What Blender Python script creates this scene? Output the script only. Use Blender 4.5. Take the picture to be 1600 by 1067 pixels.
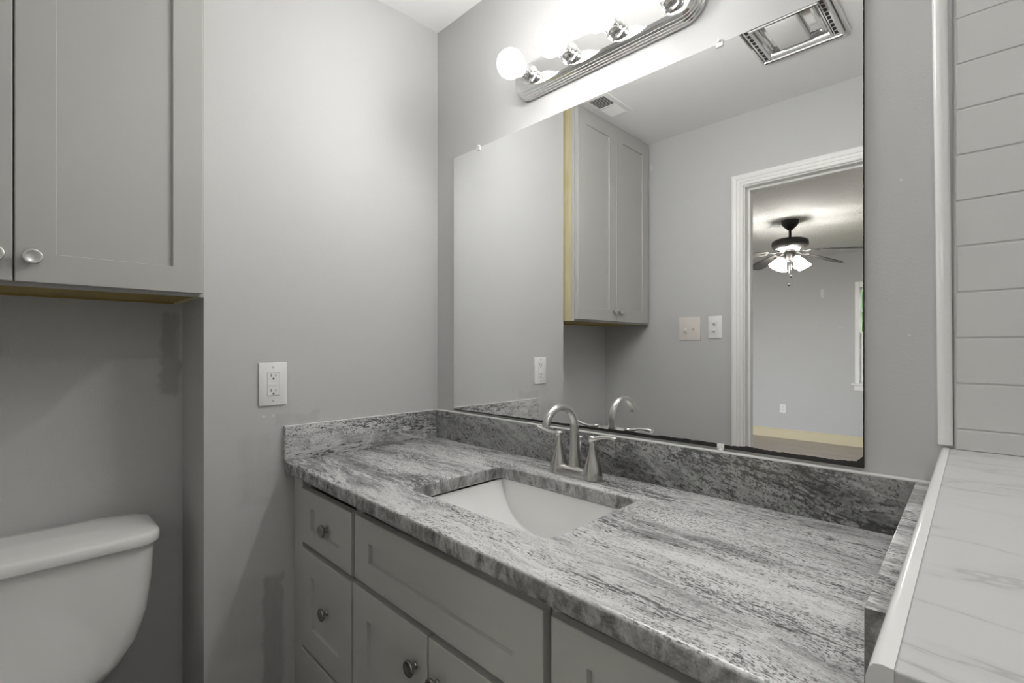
import bpy, bmesh, math, random
from mathutils import Vector, Matrix
S = bpy.context.scene
for o in list(bpy.data.objects): bpy.data.objects.remove(o)
COL = S.collection
PI = math.pi
R = math.radians

# ------------------------------------------------------------ camera, world, exposure
cam = bpy.data.objects.new('camera', bpy.data.cameras.new('camera'))
COL.objects.link(cam)
cam.location = (1.5097, -1.1216, 1.248)
cam.rotation_euler = (PI/2, 0, 0.7806)
cam.data.sensor_width = 36
cam.data.lens = 763.15*36/1600
cam.data.shift_y = 8.8/1600
cam.data.clip_start = 0.01
S.camera = cam
W = bpy.data.worlds.new('world'); S.world = W; W.use_nodes = True
wn = W.node_tree.nodes; wn.clear()
wo = wn.new('ShaderNodeOutputWorld'); wb = wn.new('ShaderNodeBackground'); sk = wn.new('ShaderNodeTexSky')
sk.sky_type = 'NISHITA'; sk.sun_elevation = R(38); sk.sun_rotation = R(60); sk.sun_disc = False
wb.inputs['Strength'].default_value = 0.25
hs = wn.new('ShaderNodeHueSaturation'); hs.inputs['Saturation'].default_value = .3
W.node_tree.links.new(sk.outputs[0], hs.inputs['Color']); W.node_tree.links.new(hs.outputs[0], wb.inputs[0]); W.node_tree.links.new(wb.outputs[0], wo.inputs[0])
S.view_settings.view_transform = 'Standard'
S.view_settings.look = 'None'
S.view_settings.gamma = 1
S.view_settings.use_curve_mapping = False
S.view_settings.exposure = 2.42
BULB_STRENGTH = 24.0
TUB_FILL = 19.0
FAN_STRENGTH = 12.0

# ------------------------------------------------------------ materials
class NT:
    def __init__(s, name):
        s.m = bpy.data.materials.new(name); s.m.use_nodes = True
        s.t = s.m.node_tree; s.n = s.t.nodes; s.n.clear()
        s.out = s.n.new('ShaderNodeOutputMaterial'); s.b = s.n.new('ShaderNodeBsdfPrincipled')
        s.t.links.new(s.b.outputs[0], s.out.inputs[0])
    def add(s, kind, **kw):
        nd = s.n.new('ShaderNode'+kind)
        for k, v in kw.items():
            if hasattr(nd, k): setattr(nd, k, v)
            else: nd.inputs[k.replace('_', ' ')].default_value = v
        return nd
    def lk(s, a, b): s.t.links.new(a, b)
    def sock(s, v, inp):
        if isinstance(v, (int, float)): inp.default_value = v
        else: s.lk(v, inp)
    def math(s, op, a, b=0.0, c=None):
        nd = s.n.new('ShaderNodeMath'); nd.operation = op
        s.sock(a, nd.inputs[0]); s.sock(b, nd.inputs[1])
        if c is not None: s.sock(c, nd.inputs[2])
        return nd.outputs[0]
    def coords(s, loc=(0,0,0), rot=(0,0,0), scale=(1,1,1)):
        tc = s.n.new('ShaderNodeTexCoord'); mp = s.n.new('ShaderNodeMapping')
        mp.inputs['Location'].default_value = loc; mp.inputs['Rotation'].default_value = rot; mp.inputs['Scale'].default_value = scale
        s.lk(tc.outputs['Object'], mp.inputs[0]); return mp.outputs[0]
    def noise(s, vec, scale, detail=3, rough=.5, dist=0.0):
        nd = s.n.new('ShaderNodeTexNoise'); s.lk(vec, nd.inputs['Vector'])
        nd.inputs['Scale'].default_value = scale; nd.inputs['Detail'].default_value = detail
        nd.inputs['Roughness'].default_value = rough; nd.inputs['Distortion'].default_value = dist
        return nd.outputs[0]
    def ramp(s, fac, pts, interp='LINEAR'):
        nd = s.n.new('ShaderNodeValToRGB'); s.lk(fac, nd.inputs[0]); cr = nd.color_ramp; cr.interpolation = interp
        while len(cr.elements) < len(pts): cr.elements.new(.5)
        for e, (p, c) in zip(cr.elements, pts):
            e.position = p; e.color = (c, c, c, 1) if isinstance(c, (int, float)) else (*c, 1)
        return nd.outputs[0]
    def mix(s, fac, a, b):
        nd = s.n.new('ShaderNodeMix'); nd.data_type = 'RGBA'
        s.sock(fac, nd.inputs[0])
        for v, i in ((a, 6), (b, 7)):
            if isinstance(v, tuple): nd.inputs[i].default_value = (*v, 1)
            else: s.lk(v, nd.inputs[i])
        return nd.outputs[2]
    def bump(s, h, strength=.2, dist=.002):
        nd = s.n.new('ShaderNodeBump'); s.lk(h, nd.inputs['Height'])
        nd.inputs['Strength'].default_value = strength; nd.inputs['Distance'].default_value = dist
        s.lk(nd.outputs[0], s.b.inputs['Normal'])
    def sep(s, vec):
        nd = s.n.new('ShaderNodeSeparateXYZ'); s.lk(vec, nd.inputs[0]); return nd.outputs

def plain(name, col, rough=.5, metal=0.0, bump=None, emit=None, coat=0.0, spec=.5):
    t = NT(name); b = t.b
    b.inputs['Base Color'].default_value = (*col, 1); b.inputs['Roughness'].default_value = rough
    b.inputs['Metallic'].default_value = metal; b.inputs['Coat Weight'].default_value = coat
    b.inputs['Specular IOR Level'].default_value = spec
    v = t.coords()
    n = t.noise(v, 7, 3)
    c = t.mix(t.math('MULTIPLY', n, .10), col, tuple(x*.82 for x in col))
    t.lk(c, b.inputs['Base Color'])
    if bump:
        t.bump(t.noise(v, bump[0], 4), bump[1], bump[2])
    if emit:
        b.inputs['Emission Color'].default_value = (*emit[0], 1); b.inputs['Emission Strength'].default_value = emit[1]
    return t.m

def g(v): # sRGB grey 0..255 -> linear
    v /= 255; return v/12.92 if v <= .04045 else ((v+.055)/1.055)**2.4
def G(v, w=0.0):
    x = g(v); return (x*(1+w), x, x*(1-w))

def wall_paint(name, base, patches=(), specks=()):
    """roller-textured wall paint; patches are touched-up areas in another tone
    given as (axis_a, a0, a1, z0, z1, amount, edge)"""
    t = NT(name); v = t.coords()
    big = t.noise(v, 2.2, 3)
    col = t.mix(t.math('MULTIPLY', big, .25), base, tuple(x*.88 for x in base))
    xyz = t.sep(v)
    wob = t.noise(v, 14, 4, .6); wob2 = t.noise(t.coords(loc=(5,3,1), scale=(6, 6, .8)), 5, 4, .7)
    w = t.math('SUBTRACT', wob, .5)
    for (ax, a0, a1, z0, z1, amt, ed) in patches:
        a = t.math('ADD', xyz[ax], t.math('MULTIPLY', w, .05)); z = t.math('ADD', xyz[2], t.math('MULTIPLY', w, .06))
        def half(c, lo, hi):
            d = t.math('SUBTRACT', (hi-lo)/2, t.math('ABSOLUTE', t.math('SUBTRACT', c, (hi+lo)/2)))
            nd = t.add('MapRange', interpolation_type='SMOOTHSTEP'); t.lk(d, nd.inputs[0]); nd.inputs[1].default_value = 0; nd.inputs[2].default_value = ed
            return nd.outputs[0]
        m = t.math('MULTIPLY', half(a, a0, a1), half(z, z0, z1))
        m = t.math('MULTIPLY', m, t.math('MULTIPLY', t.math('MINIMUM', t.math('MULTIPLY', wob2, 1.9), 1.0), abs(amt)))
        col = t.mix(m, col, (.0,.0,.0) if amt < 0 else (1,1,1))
    for (ax, a, z, ra, rz) in specks:
        da = t.math('DIVIDE', t.math('SUBTRACT', xyz[ax], a), ra); dz = t.math('DIVIDE', t.math('SUBTRACT', xyz[2], z), rz)
        d = t.math('ADD', t.math('MULTIPLY', da, da), t.math('MULTIPLY', dz, dz))
        d = t.math('ADD', d, t.math('MULTIPLY', t.noise(v, 160, 2), .9))
        m = t.math('LESS_THAN', d, 1.05)
        col = t.mix(t.math('MULTIPLY', m, .55), col, (.8,.8,.79))
    t.lk(col, t.b.inputs['Base Color']); t.b.inputs['Roughness'].default_value = .55
    t.b.inputs['Specular IOR Level'].default_value = .35
    h = t.math('ADD', t.noise(v, 260, 3), t.math('MULTIPLY', t.noise(v, 30, 2), .6))
    t.bump(h, .25, .0012)
    return t.m

WALL = (.57, .57, .569)
M = {}
M['wall'] = wall_paint('grey_wall_paint', WALL, specks=((0, 1.388, 1.55, .003, .003), (0, 1.40, 1.27, .003, .002)))
M['wall_front'] = wall_paint('grey_front_wall_paint', WALL, specks=((0, .0758, 2.30, .006, .028), (0, .30, 2.05, .006, .004), (0, .533, 2.03, .008, .003)))
M['wall_left'] = wall_paint('grey_wall_paint_with_touch_ups', WALL,
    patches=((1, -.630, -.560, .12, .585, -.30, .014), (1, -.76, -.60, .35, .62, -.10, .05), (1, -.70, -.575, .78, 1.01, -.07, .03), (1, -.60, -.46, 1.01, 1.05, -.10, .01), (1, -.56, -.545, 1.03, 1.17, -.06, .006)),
    specks=((1, -.622, 1.047, .006, .005), (1, -.594, 1.047, .004, .005), (1, -.60, .985, .004, .002)))
M['wall_alcove'] = wall_paint('grey_alcove_paint', WALL, patches=((1, -.835, -.775, 1.10, 1.352, -.26, .014),))
M['wall_bedroom'] = wall_paint('bedroom_grey_paint', (.58,.58,.573), specks=((0, -.55, 1.33, .02, .006), (0, .1, 1.5, .02, .004), (0, -.1, 1.95, .03, .08)))
M['ceiling'] = plain('ceiling_white', (.88,.877,.865), .8, bump=(60,.3,.002))
M['popcorn'] = plain('popcorn_ceiling', (.80,.79,.77), .9, bump=(55,1.0,.02))
M['trim'] = plain('white_trim_paint', (.86,.855,.835), .35)
M['white_plastic'] = plain('white_plastic', (.85,.85,.84), .3)
M['almond_plastic'] = plain('almond_plastic', (.74,.695,.645), .35)
M['cab'] = plain('cabinet_grey_paint', (.44,.437,.416), .38, bump=(200,.05,.0005))
M['vanity'] = plain('vanity_grey_paint', (.60,.597,.575), .42, bump=(200,.05,.0005))
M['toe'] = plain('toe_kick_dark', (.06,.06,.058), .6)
M['nickel'] = plain('brushed_nickel', (.64,.63,.61), .24, 1.0, bump=(400,.06,.0004))
M['nickel_dark'] = plain('satin_nickel_knob', (.42,.41,.39), .25, 1.0)
M['chrome'] = plain('chrome', (.80,.80,.79), .07, 1.0)
M['porcelain'] = plain('porcelain', (.86,.855,.83), .08, coat=.3)
M['sinkwhite'] = plain('sink_porcelain', (.93,.93,.915), .07, coat=.3)
M['black'] = plain('black_slot', (.012,.012,.012), .5)
M['bronze'] = plain('oil_rubbed_bronze', (.025,.022,.02), .45, .3)
M['blade'] = plain('dark_wood_blade', (.06,.055,.05), .45)
M['clip'] = plain('clear_plastic_clip', (.85,.85,.84), .15)
M['caulk_lit_top'] = plain('white_caulk_and_lit_top', (.68,.68,.66), .6)
def forward_bulb():
    # globe emission weighted forward, shaped to limit glow on the wall behind
    t = NT('lit_bulb_glass'); y = t.sep(t.coords())[1]
    mr_ = t.add('MapRange'); t.lk(y, mr_.inputs[0])
    mr_.inputs[1].default_value = -.104; mr_.inputs[2].default_value = -.155; mr_.inputs[3].default_value = .02; mr_.inputs[4].default_value = 1.0
    t.b.inputs['Base Color'].default_value = (.85,.85,.85,1); t.b.inputs['Roughness'].default_value = .35
    t.b.inputs['Emission Color'].default_value = (1,.99,.97,1); t.lk(t.math('MULTIPLY', mr_.outputs[0], BULB_STRENGTH), t.b.inputs['Emission Strength'])
    return t.m
M['bulb'] = forward_bulb()
M['shade'] = plain('lit_fan_shade', (.9,.9,.9), .4, emit=((1,.97,.92), FAN_STRENGTH))
M['lens'] = plain('frosted_fan_lens', (.72,.72,.70), .35)
M['base_yellow'] = plain('cream_baseboard', (.70,.62,.42), .4)
M['leaf'] = plain('foliage', (.06,.14,.045), .7, bump=(20,.6,.05))
M['lawn'] = plain('lawn', (.10,.17,.05), .9, bump=(30,.5,.05))
M['bark'] = plain('bark', (.1,.07,.05), .9, bump=(30,.6,.02))

def wood_mat(name, c1, c2, scale, rough=.5, planks=None, rot=(0,0,0)):
    t = NT(name); v = t.coords(scale=scale, rot=rot)
    n = t.noise(v, 3, 6, .6, .4)
    col = t.mix(t.ramp(n, ((.35, 0), (.65, 1))), c1, c2)
    if planks:
        br = t.add('TexBrick'); br.offset = .37
        t.lk(t.coords(), br.inputs['Vector'])
        br.inputs['Scale'].default_value = 1; br.inputs['Brick Width'].default_value = planks[0]; br.inputs['Row Height'].default_value = planks[1]
        br.inputs['Mortar Size'].default_value = .0015; br.inputs['Color1'].default_value = (1,1,1,1); br.inputs['Color2'].default_value = (.8,.8,.8,1); br.inputs['Mortar'].default_value = (.35,.35,.35,1)
        mm = t.n.new('ShaderNodeMix'); mm.data_type = 'RGBA'; mm.blend_type = 'MULTIPLY'; mm.inputs[0].default_value = 1
        t.lk(col, mm.inputs[6]); t.lk(br.outputs[0], mm.inputs[7]); col = mm.outputs[2]
    t.lk(col, t.b.inputs['Base Color']); t.b.inputs['Roughness'].default_value = rough
    return t.m
M['pine'] = wood_mat('unfinished_pine', (.60,.55,.34), (.50,.44,.24), (9,9,1.2), .55)
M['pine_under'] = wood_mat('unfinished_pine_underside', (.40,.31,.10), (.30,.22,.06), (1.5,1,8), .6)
M['fence'] = wood_mat('yellow_fence_boards', (.75,.62,.16), (.60,.48,.12), (6,6,.8), .7)
M['floor'] = wood_mat('grey_wood_floor', (.30,.27,.24), (.22,.19,.17), (1.2,14,1), .4, planks=(1.2,.18))
M['bed_floor'] = wood_mat('bedroom_wood_floor', (.42,.36,.31), (.30,.25,.22), (1.2,14,1), .28, planks=(1.2,.15))

def granite(name, rot, loc, dark, vstretch=1.0, band=1.0, edge=False):
    """streaked grey granite: long bands along local x, short dark flecks, pale veins"""
    t = NT(name)
    base = t.coords(loc=loc, rot=rot)
    # gentle flow warp
    wn_ = t.add('TexNoise'); t.lk(base, wn_.inputs['Vector']); wn_.inputs['Scale'].default_value = 3.6; wn_.inputs['Detail'].default_value = 3
    sub = t.n.new('ShaderNodeVectorMath'); sub.operation = 'SUBTRACT'; t.lk(wn_.outputs['Color'], sub.inputs[0]); sub.inputs[1].default_value = (.5,.5,.5)
    sc = t.n.new('ShaderNodeVectorMath'); sc.operation = 'MULTIPLY'; t.lk(sub.outputs[0], sc.inputs[0]); sc.inputs[1].default_value = (.08,.075,.075)
    ad = t.n.new('ShaderNodeVectorMath'); ad.operation = 'ADD'; t.lk(base, ad.inputs[0]); t.lk(sc.outputs[0], ad.inputs[1])
    def str_(sx, s, loc=(0,0,0)):
        mp = t.n.new('ShaderNodeMapping'); mp.inputs['Scale'].default_value = (sx, s, s*vstretch); mp.inputs['Location'].default_value = loc
        t.lk(ad.outputs[0], mp.inputs[0]); return mp.outputs[0]
    bands = t.noise(str_(1.5, 10), 1.0*band, 6, .60, .25)
    fine = t.noise(str_(9, 75, (3,1,2)), 1.0, 6, .72, .3)
    grain = t.noise(str_(110, 320, (7,1,2)), 1.0, 4, .7)
    grit = t.noise(base, 420, 3, .7)
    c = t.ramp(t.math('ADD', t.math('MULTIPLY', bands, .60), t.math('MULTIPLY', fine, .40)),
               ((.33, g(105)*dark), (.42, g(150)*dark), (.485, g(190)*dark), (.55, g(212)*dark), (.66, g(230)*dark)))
    # granular shading
    gr = t.ramp(grain, ((.32, .35), (.44, .90), (.60, 1.12)))
    mm = t.n.new('ShaderNodeMix'); mm.data_type = 'RGBA'; mm.blend_type = 'MULTIPLY'; mm.inputs[0].default_value = .75
    t.lk(c, mm.inputs[6]); t.lk(gr, mm.inputs[7]); c = mm.outputs[2]
    # white veins
    vn = t.noise(str_(2.6, 15, (1,5,3)), 1.0, 5, .6, 1.1)
    vein = t.ramp(t.math('ABSOLUTE', t.math('SUBTRACT', vn, .53)), ((.0, .85), (.014, .6), (.035, 0)))
    c = t.mix(vein, c, G(222*min(1, dark**.4)))
    # dark flecks, clustered
    fl = t.noise(str_(42, 260, (2,8,4)), 1.0, 3, .65)
    cl = t.noise(str_(2.6, 22, (6,2,8)), 1.0, 4, .65)
    fk = t.math('ADD', fl, t.math('MULTIPLY', t.math('SUBTRACT', cl, .5), .8))
    fkm = t.ramp(fk, ((.59, 0), (.66, .8)))
    c = t.mix(fkm, c, G(60))
    sp_ = t.math('ADD', t.noise(str_(170, 330, (4,4,4)), 1.0, 3, .6), t.math('MULTIPLY', t.math('SUBTRACT', t.noise(str_(3.5, 14, (9,1,3)), 1.0, 3, .6), .5), .55))
    c = t.mix(t.ramp(sp_, ((.56, 0), (.64, .75))), c, G(70))
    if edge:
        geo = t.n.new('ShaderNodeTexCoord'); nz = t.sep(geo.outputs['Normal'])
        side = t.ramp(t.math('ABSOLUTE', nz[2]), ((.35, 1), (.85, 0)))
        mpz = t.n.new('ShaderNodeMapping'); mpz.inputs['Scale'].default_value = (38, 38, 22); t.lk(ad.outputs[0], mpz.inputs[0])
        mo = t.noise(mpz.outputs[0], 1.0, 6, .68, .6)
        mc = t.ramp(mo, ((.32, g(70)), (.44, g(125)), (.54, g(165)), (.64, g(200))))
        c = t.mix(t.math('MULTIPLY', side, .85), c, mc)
    g2 = t.ramp(grit, ((.35, .84), (.65, 1.14)))
    m2 = t.n.new('ShaderNodeMix'); m2.data_type = 'RGBA'; m2.blend_type = 'MULTIPLY'; m2.inputs[0].default_value = .8
    t.lk(c, m2.inputs[6]); t.lk(g2, m2.inputs[7]); c = m2.outputs[2]
    t.lk(c, t.b.inputs['Base Color']); t.b.inputs['Roughness'].default_value = .22
    return t.m
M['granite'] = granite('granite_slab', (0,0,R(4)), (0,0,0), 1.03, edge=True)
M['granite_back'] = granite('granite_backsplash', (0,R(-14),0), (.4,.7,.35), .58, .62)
M['granite_side'] = granite('granite_side_splash', (0,0,R(90)), (1.3,.2,.9), .92, .7)

def marble():
    t = NT('marble_ledge_tile'); v = t.coords(rot=(0,0,R(-24)), scale=(1.4,6,1))
    n = t.noise(v, 1.2, 5, .6, .7)
    vein = t.ramp(t.math('ABSOLUTE', t.math('SUBTRACT', n, .52)), ((0, .55), (.012, .12), (.05, 0)))
    c = t.mix(vein, G(206, .004), G(152))
    # grout seam across the ledge near the wall
    xyz = t.sep(t.coords())
    d = t.math('ABSOLUTE', t.math('SUBTRACT', xyz[1], -.105))
    seam = t.math('LESS_THAN', d, .0012)
    c = t.mix(t.math('MULTIPLY', seam, .4), c, G(150))
    t.lk(c, t.b.inputs['Base Color']); t.b.inputs['Roughness'].default_value = .3
    return t.m
M['marble'] = marble()
M['tile'] = plain('glazed_white_tile', (.66,.66,.648), .22)
M['grout'] = plain('grey_grout', (.60,.60,.585), .8)
M['bullnose'] = plain('white_bullnose_tile', (.86,.86,.845), .12)

def mirror_mat():
    t = NT('mirror_silver_with_worn_edge')
    t.b.inputs['Base Color'].default_value = (.97,.975,.97,1); t.b.inputs['Metallic'].default_value = 1; t.b.inputs['Roughness'].default_value = 0.0
    OFF = (.72, 0, 1.0195)   # the mirror's own origin
    v = t.coords(loc=OFF); xyz = t.sep(v)
    n = t.noise(t.coords(scale=(14,1,10)), 1.0, 5, .6)
    n2 = t.noise(t.coords(scale=(120,1,90)), 1.0, 3, .6)
    # black backing shows where the silver has gone along the lower edge: height in metres over the edge
    grow = t.add('MapRange'); t.lk(xyz[0], grow.inputs[0]); grow.inputs[1].default_value = .2; grow.inputs[2].default_value = 1.1; grow.inputs[3].default_value = .002; grow.inputs[4].default_value = .0095
    h = t.math('ADD', t.math('MULTIPLY', grow.outputs[0], t.math('MULTIPLY', n, 1.9)), t.math('MULTIPLY', t.math('SUBTRACT', n2, .5), .003))
    low = t.math('LESS_THAN', t.math('SUBTRACT', xyz[2], 1.0215), h)
    # lower right corner
    d = t.math('ADD', t.math('SUBTRACT', 1.334, xyz[0]), t.math('SUBTRACT', xyz[2], 1.0215))
    cor = t.math('LESS_THAN', d, t.math('MULTIPLY', n, .036))
    rt = t.math('LESS_THAN', t.math('SUBTRACT', 1.334, xyz[0]), t.math('MULTIPLY', n2, .0028))
    m = t.math('MINIMUM', t.math('ADD', t.math('ADD', low, cor), rt), 1.0)
    bl = t.n.new('ShaderNodeBsdfPrincipled'); bl.inputs['Base Color'].default_value = (.012,.012,.013,1); bl.inputs['Roughness'].default_value = .35
    mx = t.n.new('ShaderNodeMixShader'); t.lk(m, mx.inputs[0]); t.lk(t.b.outputs[0], mx.inputs[1]); t.lk(bl.outputs[0], mx.inputs[2])
    t.lk(mx.outputs[0], t.out.inputs[0])
    return t.m
M['mirror'] = mirror_mat()
def glass_mat():
    t = NT('window_glass'); t.b.inputs['Base Color'].default_value = (1,1,1,1)
    t.b.inputs['Transmission Weight'].default_value = 1; t.b.inputs['Roughness'].default_value = 0; t.b.inputs['IOR'].default_value = 1.02
    return t.m
M['glass'] = glass_mat()

# ------------------------------------------------------------ mesh helpers
class MB:
    def __init__(s): s.bm = bmesh.new()
    def box(s, x0, x1, y0, y1, z0, z1, bev=0.0, seg=2, mat=None):
        if x0 > x1: x0, x1 = x1, x0
        if y0 > y1: y0, y1 = y1, y0
        if z0 > z1: z0, z1 = z1, z0
        tb = bmesh.new(); bmesh.ops.create_cube(tb, size=1)
        for v in tb.verts:
            v.co = ((x0+x1)/2+v.co.x*(x1-x0), (y0+y1)/2+v.co.y*(y1-y0), (z0+z1)/2+v.co.z*(z1-z0))
        if bev: bmesh.ops.bevel(tb, geom=tb.edges[:], offset=bev, segments=seg, affect='EDGES', profile=.5)
        s.merge(tb, mat); return s
    def merge(s, tb, mat=None):
        if mat is not None: bmesh.ops.transform(tb, matrix=mat, verts=tb.verts)
        vm = [s.bm.verts.new(v.co) for v in tb.verts]
        for i, v in enumerate(tb.verts): v.index = i
        for f in tb.faces:
            try: nf = s.bm.faces.new([vm[v.index] for v in f.verts])
            except ValueError: continue
            nf.smooth = f.smooth
        tb.free()
    def poly_prism(s, pts, z0, z1, bev=0.0, seg=2, mat=None):
        """pts in xy, extruded in z"""
        tb = bmesh.new()
        a = [tb.verts.new((p[0], p[1], z0)) for p in pts]; b = [tb.verts.new((p[0], p[1], z1)) for p in pts]
        n = len(pts); tb.faces.new(a[::-1]); tb.faces.new(b)
        for i in range(n): tb.faces.new((a[i], a[(i+1)%n], b[(i+1)%n], b[i]))
        bmesh.ops.recalc_face_normals(tb, faces=tb.faces)
        if bev: bmesh.ops.bevel(tb, geom=tb.edges[:], offset=bev, segments=seg, affect='EDGES', profile=.5)
        s.merge(tb, mat); return s
    def lathe(s, prof, n=32, mat=None, cap=True):
        """prof: (r, h) pairs along local +z"""
        tb = bmesh.new(); rings = []
        for r, h in prof:
            if r < 1e-6: rings.append([tb.verts.new((0,0,h))])
            else: rings.append([tb.verts.new((r*math.cos(2*PI*i/n), r*math.sin(2*PI*i/n), h)) for i in range(n)])
        for a, b in zip(rings, rings[1:]):
            for i in range(n):
                j = (i+1) % n
                if len(a) == 1 and len(b) == 1: continue
                if len(a) == 1: f = tb.faces.new((a[0], b[i], b[j]))
                elif len(b) == 1: f = tb.faces.new((a[i], b[0], a[j]))
                else: f = tb.faces.new((a[i], a[j], b[j], b[i]))
                f.smooth = True
        if cap:
            if len(rings[0]) > 1: tb.faces.new(rings[0][::-1])
            if len(rings[-1]) > 1: tb.faces.new(rings[-1])
        bmesh.ops.recalc_face_normals(tb, faces=tb.faces)
        s.merge(tb, mat); return s
    def tube(s, pts, radii, n=16, flat=None, up=None):
        """swept tube; flat = vertical squash of the section"""
        pts = [Vector(p) for p in pts]
        if isinstance(radii, (int, float)): radii = [radii]*len(pts)
        tb = bmesh.new(); rings = []; prev = None
        for i, p in enumerate(pts):
            t = (pts[min(i+1, len(pts)-1)]-pts[max(i-1, 0)]).normalized()
            if prev is None:
                a = Vector(up) if up else (Vector((0,0,1)) if abs(t.z) < .9 else Vector((1,0,0)))
            else: a = prev
            u = (a-t*a.dot(t)).normalized(); w = t.cross(u); prev = u
            fl = flat[i] if isinstance(flat, (list, tuple)) else (flat or 1)
            rings.append([tb.verts.new(p+radii[i]*(w*math.cos(2*PI*k/n)+u*fl*math.sin(2*PI*k/n))) for k in range(n)])
        for a, b in zip(rings, rings[1:]):
            for k in range(n):
                f = tb.faces.new((a[k], a[(k+1)%n], b[(k+1)%n], b[k])); f.smooth = True
        tb.faces.new(rings[0][::-1]); tb.faces.new(rings[-1])
        bmesh.ops.recalc_face_normals(tb, faces=tb.faces)
        s.merge(tb); return s
    def loft(s, rings, cap=True, smooth=True, closed=True):
        tb = bmesh.new(); rr = [[tb.verts.new(p) for p in r] for r in rings]; n = len(rr[0])
        for a, b in zip(rr, rr[1:]):
            for k in range(n if closed else n-1):
                f = tb.faces.new((a[k], a[(k+1)%n], b[(k+1)%n], b[k])); f.smooth = smooth
        if cap: tb.faces.new(rr[0][::-1]); tb.faces.new(rr[-1])
        bmesh.ops.recalc_face_normals(tb, faces=tb.faces)
        s.merge(tb); return s

def smooth_by_angle(me, ang=40):
    bm = bmesh.new(); bm.from_mesh(me)
    for f in bm.faces: f.smooth = True
    for e in bm.edges:
        if len(e.link_faces) == 2:
            e.smooth = e.calc_face_angle(0) < R(ang)
    bm.to_mesh(me); bm.free()

def world_loc(o):
    p = Vector((0,0,0))
    while o is not None: p += o.location; o = o.parent
    return p
def obj(name, mb, mat, parent=None, auto=None):
    bm = mb.bm if isinstance(mb, MB) else mb
    if parent is not None:
        off = world_loc(parent)
        for v in bm.verts: v.co -= off
    me = bpy.data.meshes.new(name); bm.to_mesh(me); bm.free()
    me.materials.append(mat)
    if auto: smooth_by_angle(me, auto)
    o = bpy.data.objects.new(name, me); COL.objects.link(o); o.parent = parent
    return o
def struct(name, mb, mat, parent=None, auto=None):
    o = obj(name, mb, mat, parent, auto)
    if parent is None: o['kind'] = 'structure'
    return o
def thing(name, label, cat, loc=(0,0,0), group=None):
    o = bpy.data.objects.new(name, None); COL.objects.link(o); o.location = loc; o.empty_display_size = .05
    o['label'] = label; o['category'] = cat
    if group: o['group'] = group
    return o
def sgroup(name, loc):
    o = bpy.data.objects.new(name, None); COL.objects.link(o); o.location = loc; o['kind'] = 'structure'; o.empty_display_size = .05
    return o

# orientation frames: local (a, d, z): a along the face, d outwards from the face
FACE_MY = Matrix(((1,0,0,0),(0,-1,0,0),(0,0,1,0),(0,0,0,1)))         # a=+x, d -> -y  (mirrored, normals fixed later)
FACE_PX = Matrix(((0,1,0,0),(1,0,0,0),(0,0,1,0),(0,0,0,1)))          # a=+y, d -> +x
FACE_PY = Matrix.Identity(4)                                         # a=+x, d -> +y
def fixn(mb):
    bmesh.ops.recalc_face_normals(mb.bm, faces=mb.bm.faces); return mb

def shaker(a0, a1, z0, z1, t, rail_a, rail_z, rec, M4, d0=0.0):
    """shaker front: frame with a recessed flat panel. d0 = back, d0+t = front"""
    tb = bmesh.new(); c = .0014; s = .0016
    def ring(i, d, jz=None):
        ia, iz = i
        return [tb.verts.new((a0+ia, d, z0+iz)), tb.verts.new((a1-ia, d, z0+iz)), tb.verts.new((a1-ia, d, z1-iz)), tb.verts.new((a0+ia, d, z1-iz))]
    f = d0+t
    rs = [ring((0,0), d0), ring((0,0), f-c), ring((c,c), f), ring((rail_a,rail_z), f), ring((rail_a+s*.4,rail_z+s*.4), f-.0012), ring((rail_a+s,rail_z+s), f-rec)]
    tb.faces.new(rs[0][::-1]); tb.faces.new(rs[-1])
    for p, q in zip(rs, rs[1:]):
        for k in range(4): tb.faces.new((p[k], p[(k+1)%4], q[(k+1)%4], q[k]))
    mb = MB(); mb.merge(tb, M4); return fixn(mb)

def knob(a, z, d, M4, parent, mat, r=.0165):
    mb = MB()
    prof = [(.0085, 0), (.0082, .002), (.0070, .004), (.0068, .008), (.0085, .0105), (r*.90, .0125), (r, .0145), (r, .0175), (r*.96, .0192), (r*.88, .0198), (r*.6, .0184), (0, .0178)]
    # lathe axis z -> outward d
    L = Matrix.Translation((a, d, z)) @ Matrix.Rotation(-PI/2, 4, 'X')
    mb.lathe(prof, 32, M4 @ L)
    return obj('knob', fixn(mb), mat, parent)

# ------------------------------------------------------------ setting: bathroom shell
CEIL = 2.442
YO = -1.4961            # opposite wall
XA = -.2424             # toilet alcove back wall
YA = -.7724             # alcove side wall
XR = 2.32               # far wall of the bath area
T = .115
struct('floor', MB().box(XA-.1, XR+.1, YO-T, .1, -.06, 0), M['floor'])
struct('ceiling', MB().box(XA-.1, XR+.1, YO-.02, .1, CEIL, CEIL+.06), M['ceiling'])
struct('wall_back', MB().box(-.1, XR+.1, 0, .1, 0, CEIL), M['wall'])
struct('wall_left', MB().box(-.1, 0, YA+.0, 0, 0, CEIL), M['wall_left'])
struct('wall_alcove_back', MB().box(XA-.1, XA, YO-.02, YA+.1, 0, CEIL), M['wall_alcove'])
struct('wall_alcove_side', MB().box(XA, -.1, YA, YA+.08, 0, CEIL), M['wall'])
DX0, DX1, DZ = .601, 1.365, 2.065
w = MB().box(XA-.1, DX0-.02, YO-T, YO, 0, CEIL).box(DX1+.02, XR+.1, YO-T, YO, 0, CEIL).box(DX0-.02, DX1+.02, YO-T, YO, DZ+.02, CEIL)
struct('wall_front', w, M['wall_front'])
struct('wall_right', MB().box(XR, XR+.1, YO, 0, 0, CEIL), M['tile'])

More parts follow.
